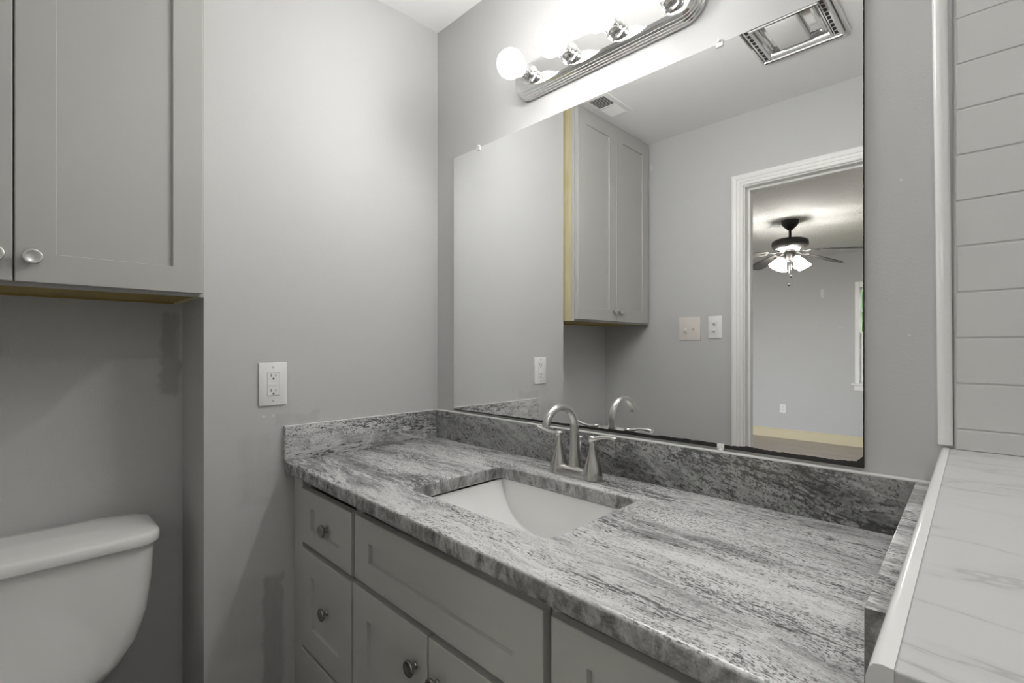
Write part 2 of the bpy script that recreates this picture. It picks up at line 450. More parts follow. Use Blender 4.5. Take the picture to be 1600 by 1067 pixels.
# doorway: jamb, stop, casing
door = sgroup('door_1', (DX0, YO, 0))
j = MB().box(DX0-.02, DX0, YO-T, YO, 0, DZ+.02, .001).box(DX1, DX1+.02, YO-T, YO, 0, DZ+.02, .001).box(DX0, DX1, YO-T, YO, DZ, DZ+.02, .001)
obj('jamb', j, M['trim'], door)
st = MB().box(DX0, DX0+.011, YO-.078, YO-.042, 0, DZ, .001).box(DX1-.011, DX1, YO-.078, YO-.042, 0, DZ, .001).box(DX0+.011, DX1-.011, YO-.078, YO-.042, DZ-.011, DZ, .001)
obj('door_stop', st, M['trim'], door)
def casing(y, sgn):
    """fluted mitred casing as one swept profile; (offset outwards, thickness)"""
    prof = [(-.006,0),(-.006,.010),(-.010,.0125),(-.018,.0125),(-.021,.011),(-.024,.0135),(-.034,.0145),(-.037,.0125),(-.040,.0155),(-.050,.018),(-.058,.018),(-.063,.015),(-.063,0)]
    tb = bmesh.new()
    rows = []
    for (o_, th) in prof:
        yy = y+sgn*th
        rows.append([tb.verts.new((DX0+o_, yy, 0)), tb.verts.new((DX0+o_, yy, DZ-o_)), tb.verts.new((DX1-o_, yy, DZ-o_)), tb.verts.new((DX1-o_, yy, 0))])
    for a, b in zip(rows, rows[1:]):
        for k in range(3): tb.faces.new((a[k], a[k+1], b[k+1], b[k]))
    mb = MB(); mb.merge(tb); return fixn(mb)
obj('casing', casing(YO, 1), M['trim'], door)
obj('casing', casing(YO-T, -1), M['trim'], door)
obj('strike_plate', MB().box(DX0, DX0+.0016, YO-.104, YO-.080, .918, .975, .0005), M['bronze'], door)

# bedroom shell seen through the doorway in the mirror
BX0, BX1, YB = -2.3, 2.5, -6.27
struct('floor_bedroom', MB().box(BX0-.1, BX1+.1, YB-.1, YO-T, -.06, 0), M['bed_floor'])
struct('ceiling_bedroom', MB().box(BX0-.1, BX1+.1, YB-.1, YO-.02, CEIL+.0, CEIL+.06), M['popcorn'])
WX0, WX1, WZ0, WZ1 = .306, 1.16, .80, 1.995
bw = MB().box(BX0-.1, WX0, YB-.12, YB, 0, CEIL).box(WX1, BX1+.1, YB-.12, YB, 0, CEIL).box(WX0, WX1, YB-.12, YB, 0, WZ0).box(WX0, WX1, YB-.12, YB, WZ1, CEIL)
struct('wall_bedroom_back', bw, M['wall_bedroom'])
struct('wall_bedroom_left', MB().box(BX0-.1, BX0, YB, YO-T, 0, CEIL), M['wall_bedroom'])
struct('wall_bedroom_right', MB().box(BX1, BX1+.1, YB, YO-T, 0, CEIL), M['wall_bedroom'])
bs = MB().box(BX0, BX1, YB, YB+.013, 0, .112, .001).box(BX0, BX1, YB, YB+.008, .112, .130, .003)
struct('baseboard_bedroom', bs, M['base_yellow'])
win = sgroup('window_1', (WX0, YB, WZ0))
cs = MB().box(WX0-.049, WX0, YB, YB+.018, WZ0-.01, WZ1+.068, .004).box(WX1, WX1+.049, YB, YB+.018, WZ0-.01, WZ1+.068, .004).box(WX0, WX1, YB, YB+.018, WZ1, WZ1+.068, .004)
obj('window_frame', cs, M['trim'], win)
obj('window_sill', MB().box(WX0-.085, WX1+.10, YB-.10, YB+.055, WZ0-.030, WZ0-.008, .006), M['trim'], win)
obj('apron', MB().box(WX0-.06, WX1+.06, YB, YB+.016, WZ0-.10, WZ0-.03, .006), M['trim'], win)
def sash(z0, z1, y, fr, m=None):
    s_ = MB().box(WX0, WX0+fr, y-.03, y, z0, z1, .003).box(WX1-fr, WX1, y-.03, y, z0, z1, .003).box(WX0+fr, WX1-fr, y-.03, y, z0, z0+.035, .003).box(WX0+fr, WX1-fr, y-.03, y, z1-.035, z1, .003)
    mid = (z0+z1)/2
    s_.box(WX0+fr, WX1-fr, y-.022, y-.008, mid-.009, mid+.009, .002)
    s_.box((WX0+WX1)/2-.009, (WX0+WX1)/2+.009, y-.022, y-.008, z0+.035, z1-.035, .002)
    q = obj('sash', s_, M['trim'], win)
    obj('pane', MB().box(WX0+fr, WX1-fr, y-.017, y-.013, z0+.035, z1-.035), M['glass'], q)
sash(1.40, WZ1, YB-.06, .006); sash(WZ0, 1.43, YB-.022, .030)

# outdoors beyond the bedroom window
struct('ground', MB().box(-12, 14, -40, YB-.12, -.4, -.06), M['lawn'])
random.seed(4)
fc = thing('board_fence', 'yellow board fence seen outside through the bedroom window in the mirror', 'fence', (1, -9.5, -.06))
fb = MB(); x = -4.0
while x < 7: fb.box(x, x+.138, -9.52, -9.50, -.06, 1.52+random.uniform(-.01,.01), .003); x += .145
obj('boards', fb, M['fence'], fc)
obj('rail', MB().box(-4, 7, -9.56, -9.52, .3, .39).box(-4, 7, -9.56, -9.52, 1.2, 1.29), M['fence'], fc)
tr = thing('leafy_tree', 'dark green leafy tree rising behind the yellow fence outside', 'tree', (1.6, -13, -.06))
fol = bmesh.new(); bmesh.ops.create_icosphere(fol, subdivisions=5, radius=1)
from mathutils import noise as mn
for v in fol.verts:
    p = v.co.copy(); d = 1+.35*mn.fractal(p*1.6, 1.0, 2.0, 5)+.10*mn.noise(p*9); v.co = Vector((p.x*4.6*d, p.y*1.8*d, p.z*2.6*d))+Vector((1.6, -13, 3.3))
lm = MB(); lm.merge(fol)
for i in range(2600):
    th = random.uniform(0, 2*PI); ph = math.acos(random.uniform(-1, 1)); rr = random.uniform(.9, 1.12)
    c_ = Vector((1.6+4.6*rr*math.sin(ph)*math.cos(th), -13+1.8*rr*math.sin(ph)*math.sin(th), 3.3+2.6*rr*math.cos(ph)))
    a_ = Vector([random.uniform(-1,1) for _ in range(3)]).normalized()*.16; b_ = Vector([random.uniform(-1,1) for _ in range(3)]).normalized()*.08
    vs = [lm.bm.verts.new(c_+q) for q in (-a_, b_, a_, -b_)]; lm.bm.faces.new(vs)
obj('foliage', lm, M['leaf'], tr)
obj('trunk', MB().tube([(1.6,-13,-.06),(1.65,-13,1),(1.55,-13,2.2)], [.22,.17,.12], 12), M['bark'], tr)

# ------------------------------------------------------------ tiled bath surround (coplanar with the mirror wall) and half wall
def seg(ax, bx, y0, y1): return lambda y: ax+(bx-ax)*(y-y0)/(y1-y0)
ledge_l = seg(1.4415, 1.4585, 0, -.79)       # left edge of the ledge trim runs slightly askew
LZ = 1.075; LY = -.793
tm = MB(); pitch = .0768; row0 = 1.111
k = 0; z = row0-pitch
random.seed(2)
while z < CEIL-.005:
    zt = min(z+pitch-.0024, CEIL-.001); zb = max(z, LZ+.0)
    x = 1.4605; first = (.305 if k % 2 else .152) ; xe = x+first
    if zt-zb > .01:
        while x < XR-.001:
            xx = min(xe, XR-.0005)
            wv = .0004*random.uniform(-1,1)
            tm.box(x+.0012+(.0015 if random.random() < .3 else 0), xx-.0012, -.0075, -.0005, zb, zt+wv, .0016, 2)
            x = xe; xe = x+.305
    z += pitch; k += 1
struct('wall_back_tile', tm, M['tile'], auto=20)
struct('trim_grout', MB().box(1.4600, XR, -.0060, 0, 0, CEIL-.0005), M['grout'])
# white vertical bullnose at the tile edge, leaning a touch
rings = []
for zz, xc in ((LZ+.006, 1.4485), (1.45, 1.4455), (1.85, 1.4405), (CEIL-.001, 1.4335)):
    rings.append([(xc+.0105, 0, zz)]+[(xc+.0105*math.cos(a)*1.0, -.012*math.sin(a)**.8, zz) for a in [PI*i/12 for i in range(1, 12)]]+[(xc-.0105, 0, zz)])
struct('trim_1', MB().loft(rings), M['bullnose'], auto=50)
# half wall with marble-look ledge
hw = sgroup('wall_half', (1.45, LY, 0))
LX1 = 1.64
body = MB().poly_prism([(ledge_l(0)+.0015, -.0005), (ledge_l(LY)+.0015, LY+.012), (LX1, LY+.012), (LX1, -.0005)], 0, LZ-.010)
obj('half_wall_body', body, M['wall'], hw)
lt = MB().poly_prism([(ledge_l(0)+.0125, -.0075), (ledge_l(LY)+.0115, LY+.001), (LX1+.005, LY+.001), (LX1+.005, -.0075)], LZ-.010, LZ, .0012)
obj('ledge_tile', lt, M['marble'], hw)
def rod(p0, p1, w_, h_):  # quarter-round strip along the ledge edge
    rr = []
    for (px, py) in (p0, p1):
        rr.append([(px+w_, py, LZ+.0008), (px+w_*.55, py, LZ+.0012), (px+w_*.28, py, LZ+.0002), (px+w_*.10, py, LZ-.003), (px, py, LZ-.008), (px, py, LZ-.014), (px+w_, py, LZ-.014)])
    return MB().loft(rr, smooth=True)
obj('bullnose_edge', rod((ledge_l(0), -.001), (ledge_l(LY), LY), .0125, .012), M['bullnose'], hw, auto=50)
xb = ledge_l(LY)
obj('corner_bullnose', MB().loft([[(xb+.0005, LY+.012, zz), (xb, LY+.006, zz), (xb+.002, LY+.002, zz), (xb+.006, LY, zz), (xb+.0105, LY, zz), (xb+.0105, LY+.012, zz)] for zz in (0, LZ-.0142)]), M['bullnose'], hw, auto=50)
# bathtub beyond the half wall
tub = thing('bathtub', 'white alcove bathtub behind the tiled half wall', 'bathtub', (2.0, -.75, 0))
def rrect(x0, x1, y0, y1, z_, r, n=6):
    pts = []
    for cx, cy, a0 in ((x1-r, y1-r, 0), (x0+r, y1-r, 90), (x0+r, y0+r, 180), (x1-r, y0+r, 270)):
        for i in range(n+1):
            a = R(a0+90*i/n); pts.append((cx+r*math.cos(a), cy+r*math.sin(a), z_))
    return pts
X0, X1, Y0, Y1 = LX1+.012, XR-.004, YO+.003, -.012
obj('tub_shell', MB().loft([rrect(X0, X1, Y0, Y1, 0, .01), rrect(X0, X1, Y0, Y1, .36, .01), rrect(X0+.01, X1-.01, Y0+.01, Y1-.01, .37, .01),
    rrect(X0+.07, X1-.06, Y0+.07, Y1-.09, .37, .12), rrect(X0+.085, X1-.075, Y0+.09, Y1-.11, .35, .12), rrect(X0+.13, X1-.11, Y0+.16, Y1-.18, .08, .10), rrect(X0+.17, X1-.15, Y0+.22, Y1-.24, .05, .08)]), M['porcelain'], tub, auto=50)

rl = thing('added_fill_light', 'added round fill light over the bathtub, out of view', 'ceiling light', (1.98, -.75, CEIL))  # unseen fill light, added to soften the contrast left by the bulbs
obj('fill_light_ring', MB().lathe([(.062,0),(.062,.004),(.088,.003),(.092,0)], 40, Matrix.Translation((1.98, -.75, CEIL-.0045)), cap=False), M['trim'], rl)
obj('lens', MB().lathe([(0,-.002),(.062,-.001),(.062,.003),(0,.003)], 40, Matrix.Translation((1.98, -.75, CEIL-.0045))), plain('fill_light_lens', (.9,.9,.9), .4, emit=((1,.985,.96), TUB_FILL)), rl)  # glowing disc of the added fill light
# ------------------------------------------------------------ vanity
SK = .0118
VM = Matrix(((1,0,0,0),(-SK,-1,0,0),(0,0,1,0),(0,0,0,1)))      # a=+x, d outward (-y), front very slightly askew
van = thing('vanity_cabinet', 'long grey shaker vanity with round knobs under the granite countertop', 'vanity', (.7, -.27, 0))
FF = .518   # face frame plane
cb = MB()
for xs in (.045, .3785, 1.011, 1.407): cb.box(xs, xs+.018, .02, FF-.018, .10, .868, mat=VM)
cb.box(.063, 1.407, .02, FF-.018, .10, .118, mat=VM).box(.063, .3785, .02, .030, .118, .868, mat=VM).box(1.029, 1.407, .02, .030, .118, .868, mat=VM)
for xs in (.045, .3650, 1.000, 1.3870): cb.box(xs, xs+.038, FF-.018, FF, .10, .872, mat=VM)
for zs in (.10, .845): cb.box(.083, 1.387, FF-.018, FF, zs, zs+.027, mat=VM)
cb.box(.403, 1.0, FF-.018, FF, .660, .700, mat=VM)
for (xa_, xb2) in ((.083, .365), (1.038, 1.387)):
    for zs in (.360, .655): cb.box(xa_, xb2, FF-.018, FF, zs, zs+.04, mat=VM)
obj('cabinet_box', fixn(cb), M['vanity'], van)
obj('filler_strip', fixn(MB().box(.001, .062, FF-.03, FF+.016, .10, .872, .0008, mat=VM)), M['vanity'], van)
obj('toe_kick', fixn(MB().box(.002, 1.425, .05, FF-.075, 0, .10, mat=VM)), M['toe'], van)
def front(name, a0, a1, z0, z1, ra, rz, knobs, rec=.0095):
    d_ = obj(name, shaker(a0, a1, z0, z1, .019, ra, rz, rec, VM, FF+.003), M['vanity'], van)
    for (ka, kz) in knobs:
        knob(ka, kz, FF+.022-(rec if (ka > a0+ra and ka < a1-ra and kz > z0+rz and kz < z1-rz) else 0), VM, d_, M['nickel_dark'], .0168)
D = ((.6825, .8385), (.382, .6655), (.105, .372))
for (a0, a1) in ((.0668, .378), (1.0285, 1.339)):
    am = (a0+a1)/2
    front('drawer', a0, a1, D[0][0], D[0][1], .067, .0475, [(am-.003, .752)])
    front('drawer', a0, a1, D[1][0], D[1][1], .067, .067, [(am-.003, .527)])
    front('drawer', a0, a1, D[2][0], D[2][1], .067, .067, [(am-.003, .24)])
front('false_drawer_front', .3975, 1.0125, .6865, .8405, .067, .053, [])
front('door', .3895, .7025, .105, .6705, .067, .067, [(.661, .594)])
front('door', .7070, 1.0125, .105, .6705, .067, .067, [(.739, .594)])

# countertop: slab with a rounded sink cut-out + splashes
top = thing('granite_countertop', 'streaked grey granite vanity countertop with matching splashes and sink cutout', 'countertop', (.7, -.29, .872))
def curve_slab(outer, holes, z0, z1, bev, name, mat, parent):
    cu = bpy.data.curves.new(name, 'CURVE'); cu.dimensions = '2D'; cu.fill_mode = 'BOTH'
    for pts in [outer]+holes:
        sp = cu.splines.new('POLY'); sp.points.add(len(pts)-1)
        for q, p in zip(sp.points, pts): q.co = (p[0], p[1], 0, 1)
        sp.use_cyclic_u = True
    cu.extrude = (z1-z0)/2-bev; cu.bevel_depth = bev; cu.bevel_resolution = 3; cu.offset = -bev
    tmp = bpy.data.objects.new('tmp', cu); COL.objects.link(tmp)
    dg = bpy.context.evaluated_depsgraph_get()
    me = bpy.data.meshes.new_from_object(tmp.evaluated_get(dg))
    bpy.data.objects.remove(tmp)
    bm = bmesh.new(); bm.from_mesh(me)
    for v in bm.verts: v.co.z += (z0+z1)/2
    bmesh.ops.remove_doubles(bm, verts=bm.verts, dist=1e-6)
    bmesh.ops.recalc_face_normals(bm, faces=bm.faces)
    return obj(name, bm, mat, parent, auto=40)
CT = .91
outer = [(0.001, -.001), (1.4395, -.001), (1.4525, -.600), (1.33, -.592), (.9, -.5845), (.45, -.574), (.02, -.5655), (.006, -.563), (0.001, -.556)]
outer = outer[::-1]
hole = [(p[0]-.010*(p[1]+.3)*1.5, p[1]) for p in rrect(.508, .947, -.461, -.152, 0, .022)]
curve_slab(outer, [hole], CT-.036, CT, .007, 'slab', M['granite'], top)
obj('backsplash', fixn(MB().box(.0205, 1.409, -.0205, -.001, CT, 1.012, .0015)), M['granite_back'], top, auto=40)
obj('side_splash', fixn(MB().box(.001, .0205, -.568, -.001, CT, 1.012, .0015)), M['granite_side'], top, auto=40)
sx = seg(1.4093, 1.4245, 0, -.58)
obj('side_splash', MB().poly_prism([(sx(-.001), -.001), (sx(-.581), -.581), (sx(-.581)+.0285, -.581), (sx(-.001)+.0285, -.001)], CT, 1.012, .0015), M['granite'], top, auto=40)
# caulking along splash tops, widened to paint the lit top face pale
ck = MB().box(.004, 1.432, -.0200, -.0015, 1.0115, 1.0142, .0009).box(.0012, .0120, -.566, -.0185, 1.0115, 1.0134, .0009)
obj('caulk_and_lit_top', ck, M['caulk_lit_top'], top)

# undermount sink
sk_ = thing('undermount_sink', 'white rectangular undermount sink basin set under the granite cutout', 'sink', (.727, -.306, .74))
SX0, SX1, SY0, SY1, SZ = .500, .956, -.470, -.143, CT-.0400
def zb_(x):
    u = abs((x-.728)/.228); u = min(u, 1)
    return SZ-.131*(1-u**4)**.75
rings = []; NX = 56
for i in range(NX+1):
    u = -1+2*i/NX; u = math.copysign(1-(1-abs(u))**1.6, u)
    x = .728+.228*u; zz = min(zb_(x), SZ-.0001); dep = SZ-zz; rf = min(.010, dep*.5)
    ring = [(x, SY1+.012, SZ), (x, SY1, SZ)]
    for m in range(8):
        a = PI/2*m/7; ring.append((x, SY1-.006*dep/.12-rf*(1-math.cos(a)), zz+rf*(1-math.sin(a)) ))
    ring.append((x, (SY0+SY1)/2, zz-.003*min(1, dep/.1)))
    for m in range(8):
        a = PI/2*(1-m/7); ring.append((x, SY0+.006*dep/.12+rf*(1-math.cos(a)), zz+rf*(1-math.sin(a))))
    ring += [(x, SY0, SZ), (x, SY0-.012, SZ)]
    rings.append(ring)
basin = MB(); basin.loft(rings, cap=False, closed=False)
bo = obj('basin', basin, M['sinkwhite'], sk_, auto=35)
so = bo.modifiers.new('thickness', 'SOLIDIFY'); so.thickness = .006; so.offset = 0
zc = zb_(.728)
obj('drain', MB().lathe([(0, zc-.002), (.014, zc-.002), (.016, zc+.0015), (.029, zc+.0025), (.031, zc+.0005), (.031, zc-.006)], 32, Matrix.Translation((.728, -.306, 0))), M['chrome'], sk_)
obj('overflow_ring', MB().lathe([(.006,0),(.012,0),(.013,.002),(.010,.003),(.006,.001)], 24, Matrix.Translation((.728, SY0+.0035, .838)) @ Matrix.Rotation(-PI/2, 4, 'X')), M['chrome'], sk_)

# ------------------------------------------------------------ faucet
fa = thing('bathroom_faucet', 'brushed nickel two handle faucet with arched spout behind the sink', 'faucet', (.7235, -.092, CT))
FX, FY = .7235, -.092
def oval(hx, hy, z_, n=36, p=2.6):
    o_ = []
    for i in range(n):
        a = 2*PI*i/n; c, s_ = math.cos(a), math.sin(a)
        o_.append((FX+hx*math.copysign(abs(c)**(2/p), c), FY+hy*math.copysign(abs(s_)**(2/p), s_), z_))
    return o_
obj('base_plate', MB().loft([oval(.079, .027, CT+.0005), oval(.079, .027, CT+.010), oval(.077, .0255, CT+.020), oval(.071, .022, CT+.025), oval(.060, .014, CT+.027)]), M['nickel'], fa, auto=45)
sp_pts = []; sr = []
for z_, r_ in ((.920, .0195), (.935, .0170), (.955, .0148), (.975, .0134), (1.00, .0124), (1.02, .0118), (1.035, .0115)):
    sp_pts.append((FX, FY-.001-(z_-.92)*.02, z_)); sr.append(r_)
cy, cz, rad = -.153, 1.041, .058
for i in range(0, 23):
    a = R(i*(166/22)); sp_pts.append((FX, cy+rad*math.cos(a), cz+.0545*math.sin(a))); sr.append(.0113-.0018*math.sin(a)-.0006*i/22)
obj('spout', MB().tube(sp_pts, sr, 24, up=(1,0,0)), M['nickel'], fa, auto=50)
obj('lift_rod', MB().tube([(FX, FY+.021, CT+.02), (FX, FY+.023, 1.004)], .0022, 10).lathe([(.003,0),(.0065,.003),(.007,.008),(.0045,.011),(0,.011)], 16, Matrix.Translation((FX, FY+.0235, 1.001))), M['nickel'], fa)
for sg in (-1, 1):
    hx = FX+sg*.0545; mt = Matrix.Translation((hx, FY, CT))
    h = obj('handle', MB().lathe([(.0268,.002),(.0262,.012),(.0243,.024),(.0238,.0255),(.0222,.032),(.0172,.046),(.0130,.060),(.0098,.074),(.0078,.086),(.0072,.090),(.0066,.091),(.0066,.098)], 32, mt), M['nickel'], fa, auto=50)
    pts = []; rr = []; fl = []
    for i in range(13):
        u = i/12; L = .077
        rise = (.0115*math.sin(u*PI*.74)+.002*u-.003) if sg > 0 else (.0-.005*math.sin(u*PI*.5)+.0155*u**1.6)
        pts.append((hx+sg*(u*L-.004), FY, 1.0135+rise)); rr.append(.0104-.0032*math.sin(min(1, u*1.8)*PI/2)+.0024*u*u); fl.append(.85-.22*min(1, u*2))
    obj('lever', MB().lathe([(.0066,.096),(.0085,.099),(.0112,.1035),(.0118,.107),(.0095,.111),(.004,.1125),(0,.1125)], 24, mt).tube(pts, rr, 16, flat=fl, up=(0,0,1)), M['nickel'], h, auto=50)

# ------------------------------------------------------------ mirror
mr = thing('wall_mirror', 'large frameless wall mirror with black worn lower edge above the vanity', 'mirror', (.72, 0, 1.0195))
obj('mirror_glass', MB().box(.105, 1.3342, -.0055, -.0006, 1.0200, 1.9365, .0008, 1), M['mirror'], mr)
for (cx_, cz_, up_) in ((.243, 1.9365, 1), (1.066, 1.9365, 1), (1.0686, 1.0200, -1)):
    c_ = MB().box(cx_-.008, cx_+.008, -.0085, -.0058, cz_-.010*up_, cz_+.001*up_, .001).box(cx_-.006, cx_+.006, -.0085, -.0006, cz_+.001*up_, cz_+.007*up_, .001).lathe([(.0042,0),(.0035,.002),(0,.0026)], 12, Matrix.Translation((cx_, -.0085, cz_+.004*up_)) @ Matrix.Rotation(PI/2, 4, 'X'))
    obj('mirror_clip', c_, M['clip'], mr)

# ------------------------------------------------------------ vanity light bar
lb = thing('vanity_light_bar', 'chrome light bar with four lit round globe bulbs above the mirror', 'light fixture', (.735, 0, 2.067))
LZC = 2.067; LX0_, LX1_ = .434, 1.036; HH = .0545
rings = []
steps = [(0, .001), (0, .010), (.0025, .013), (.0025, .017), (.0055, .020), (.0055, .024), (.0095, .027), (.0095, .030), (.0145, .033), (.0145, .0355), (.022, .0385), (.024, .0385)]
for ins, d in steps:
    rr = rrect(LX0_+ins, LX1_-ins, LZC-HH+ins, LZC+HH-ins, 0, max(.052-ins, .01), 10)
    rings.append([(p[0], -d, p[1]) for p in rr])
obj('back_plate', MB().loft(rings, cap=True, smooth=True), M['chrome'], lb, auto=25)
BX = [.5135, .6640, .8145, .9650]
for i, bx in enumerate(BX):
    mt = Matrix.Translation((bx, -.0386, LZC)) @ Matrix.Rotation(PI/2, 4, 'X')
    obj('socket', MB().lathe([(.027,0),(.027,.002),(.0225,.004),(.0215,.007),(.0215,.022),(.0225,.0235),(.0215,.025),(.0205,.038),(.018,.038)], 32, mt), M['chrome'], lb, auto=40)
    pr = [(.0135, .030), (.0145, .037), (.018, .043)]
    for q in range(0, 15):
        a = R(152-152*q/14); pr.append((.0402*math.sin(a), .082+.0402*-math.cos(a)*-1 if False else .082+.0402*(-math.cos(R(28+152*q/14)))))
    pr = [(.0135, .030), (.0145, .037), (.0165, .043)]+[(.0402*math.sin(R(28+152*q/14)), .082-.0402*math.cos(R(28+152*q/14))) for q in range(14)]+[(0, .1222)]
    obj('globe_bulb', MB().lathe(pr, 32, mt, cap=False), M['bulb'], lb)

# ------------------------------------------------------------ outlets and switches
def box_f(mb, a0, a1, d0, d1, z0, z1, M4, bev=0.0): mb.box(a0, a1, d0, d1, z0, z1, bev, mat=M4); return mb
def plate(th, a0, a1, z0, z1, M4, mat, d=.006):
    return obj('cover_plate', fixn(box_f(MB(), a0, a1, .0003, d, z0, z1, M4, .0025)), mat, th, auto=30)
ot = thing('wall_outlet', 'white outlet with test buttons on the left wall above the granite splash', 'outlet', (0, -.597, 1.14))
plate(ot, -.6365, -.5572, 1.0775, 1.2025, FACE_PX, M['white_plastic'])
yc_ = -.597
r_ = obj('receptacle', fixn(box_f(MB(), yc_-.0165, yc_+.0165, .005, .0078, 1.140-.0335, 1.140+.0335, FACE_PX, .0012)), M['white_plastic'], ot)
for zc_ in (1.162, 1.118):
    sl = MB()
    box_f(sl, yc_-.0075, yc_-.0055, .0074, .0080, zc_-.0005, zc_+.0075, FACE_PX); box_f(sl, yc_+.0055, yc_+.0072, .0074, .0080, zc_, zc_+.0070, FACE_PX)
    sl.lathe([(0,0),(.0028,0),(.0028,.0004),(0,.0004)], 16, FACE_PX @ Matrix.Translation((yc_, .0078, zc_-.0065)) @ Matrix.Rotation(-PI/2, 4, 'X'))
    obj('socket_slots', fixn(sl), M['black'], r_)
box_b = MB()
box_f(box_b, yc_-.015, yc_+.008, .0074, .0088, 1.1355, 1.1415, FACE_PX, .0006)
obj('test_button', fixn(box_b), M['white_plastic'], r_)
gl = MB(); box_f(gl, yc_-.0168, yc_+.0168, .0058, .0064, 1.140-.0343, 1.140+.0343, FACE_PX)
obj('shadow_gap', fixn(gl), M['toe'], ot)
for zz in (1.1885, 1.0905):
    sc_ = MB(); sc_.lathe([(0,0),(.003,0),(.0028,.0008),(0,.0012)], 12, FACE_PX @ Matrix.Translation((yc_, .006, zz)) @ Matrix.Rotation(-PI/2, 4, 'X'))
    obj('screw', fixn(sc_), M['nickel'], ot)

MO = Matrix.Translation((0, YO, 0))     # on the opposite wall, facing +y
sw = thing('light_switch', 'almond double toggle switch plate left of the bathroom doorway in the mirror', 'light switch', (.311, YO, 1.35))
plate(sw, .250, .371, 1.2855, 1.4145, MO, M['almond_plastic'])
def toggle(th, xc, zc_, mat, up_=1):
    mb = MB(); mb.box(xc-.0045, xc+.0045, .004, .0075, zc_-.012, zc_+.012, .001, mat=MO)
    L = MO @ Matrix.Translation((xc, .006, zc_)) @ Matrix.Rotation(R(28*up_), 4, 'X')
    mb.box(-.0035, .0035, 0, .016, -.005, .005, .0012, mat=L)
    return obj('toggle', fixn(mb), mat, th)
toggle(sw, .288, 1.343, M['almond_plastic'], -1); toggle(sw, .334, 1.345, M['almond_plastic'], 1)
sw2 = thing('light_switch', 'white plate with two stacked toggles beside the door casing', 'light switch', (.45, YO, 1.355))
plate(sw2, .4135, .4865, 1.2965, 1.4135, MO, M['white_plastic'])
def htog(zc_):
    mb = MB(); mb.box(.438, .462, .004, .0085, zc_-.012, zc_+.012, .0015, mat=MO)
    mb.box(-.005, .005, 0, .017, -.004, .004, .0012, mat=MO @ Matrix.Translation((.450, .006, zc_)) @ Matrix.Rotation(R(20), 4, 'Z') @ Matrix.Rotation(R(10), 4, 'X'))
    return obj('toggle', fixn(mb), M['white_plastic'], sw2)
htog(1.375); htog(1.333)
MB_ = Matrix.Translation((0, YB, 0))
bo_ = thing('wall_outlet', 'small white outlet low on the bedroom wall seen through the doorway', 'outlet', (-.566, YB, .407))
obj('cover_plate', fixn(MB().box(-.604, -.528, .0003, .006, .348, .466, .002, mat=MB_)), M['white_plastic'], bo_)
bs_ = MB()
for zc_ in (.428, .386): bs_.box(-.583, -.549, .005, .008, zc_-.014, zc_+.014, .002, mat=MB_)
br_ = obj('receptacle', fixn(bs_), M['trim'], bo_)
for zc_ in (.428, .386):
    obj('socket_slots', fixn(MB().box(-.574, -.571, .0075, .0085, zc_-.002, zc_+.007, mat=MB_).box(-.561, -.558, .0075, .0085, zc_-.002, zc_+.007, mat=MB_)), M['black'], br_)

# ------------------------------------------------------------ cabinet over the toilet
wc = thing('wall_cabinet', 'tall grey two door shaker cabinet mounted over the toilet', 'cabinet', (-.08, -1.13, 1.38))
CY0, CY1, CZ0, CZ1 = -1.4945, -.785, 1.377, 2.424
XF = .0545
obj('cabinet_side', MB().box(XA+.002, XF-.019, CY1-.012, CY1, CZ0, CZ1, .0005), M['pine'], wc)
obj('cabinet_side', MB().box(XA+.002, XF-.019, CY0, CY0+.012, CZ0, CZ1, .0005), M['pine'], wc)
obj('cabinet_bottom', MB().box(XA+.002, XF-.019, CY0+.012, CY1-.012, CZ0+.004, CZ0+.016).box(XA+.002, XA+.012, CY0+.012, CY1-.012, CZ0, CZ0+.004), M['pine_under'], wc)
obj('cabinet_top', MB().box(XA+.002, XF-.019, CY0+.012, CY1-.012, CZ1-.015, CZ1), M['pine'], wc)
ff = MB().box(XF-.019, XF, CY0, CY0+.04, CZ0, CZ1, .0006).box(XF-.019, XF, CY1-.04, CY1, CZ0, CZ1, .0006).box(XF-.019, XF, CY0+.04, CY1-.04, CZ0, CZ0+.04, .0006).box(XF-.019, XF, CY0+.04, CY1-.04, CZ1-.04, CZ1, .0006).box(XF-.019, XF, -1.15, -1.11, CZ0+.04, CZ1-.04)
obj('face_frame', ff, M['cab'], wc)
obj('crown_scribe', MB().box(XF-.012, XF-.002, CY0, CY1, CZ1, CEIL-.0005), M['cab'], wc)
for (a0, a1, kk) in ((-1.128, -.792, -1.1015), (-1.4655, -1.131, -1.1575)):
    d_ = obj('door', shaker(a0, a1, CZ0+.007, CZ1-.012, .019, .0625, .062, .0075, FACE_PX, XF+.0008), M['cab'], wc)
    knob(kk, 1.4365, XF+.0198, FACE_PX, d_, M['nickel'], .0165)

# ------------------------------------------------------------ toilet
to = thing('toilet', 'white two piece toilet in the alcove under the wall cabinet', 'toilet', (.1, -1.125, 0))
TY = -1.125
def tring(z_, hw_, x0, x1, rc, bow, n=10):
    """tank cross-section: rounded rectangle whose front bows outwards"""
    pts = [(p[0], p[1]) for p in rrect(x0, x1, TY-hw_, TY+hw_, 0, rc, n)]
    out = []
    for (px, py) in pts:
        u = (py-TY)/hw_; fx = (px-x0)/(x1-x0); out.append((px+bow*(1-u*u)*fx, py, z_))
    return out
tank = [(.405,.10,-.19,-.075,.03,.010), (.412,.150,-.205,-.062,.04,.012), (.428,.175,-.212,-.052,.045,.014), (.455,.196,-.217,-.047,.045,.016), (.50,.222,-.220,-.043,.045,.018), (.57,.241,-.223,-.040,.04,.02), (.65,.250,-.224,-.037,.04,.022), (.735,.254,-.225,-.035,.038,.022), (.746,.254,-.225,-.035,.038,.022)]
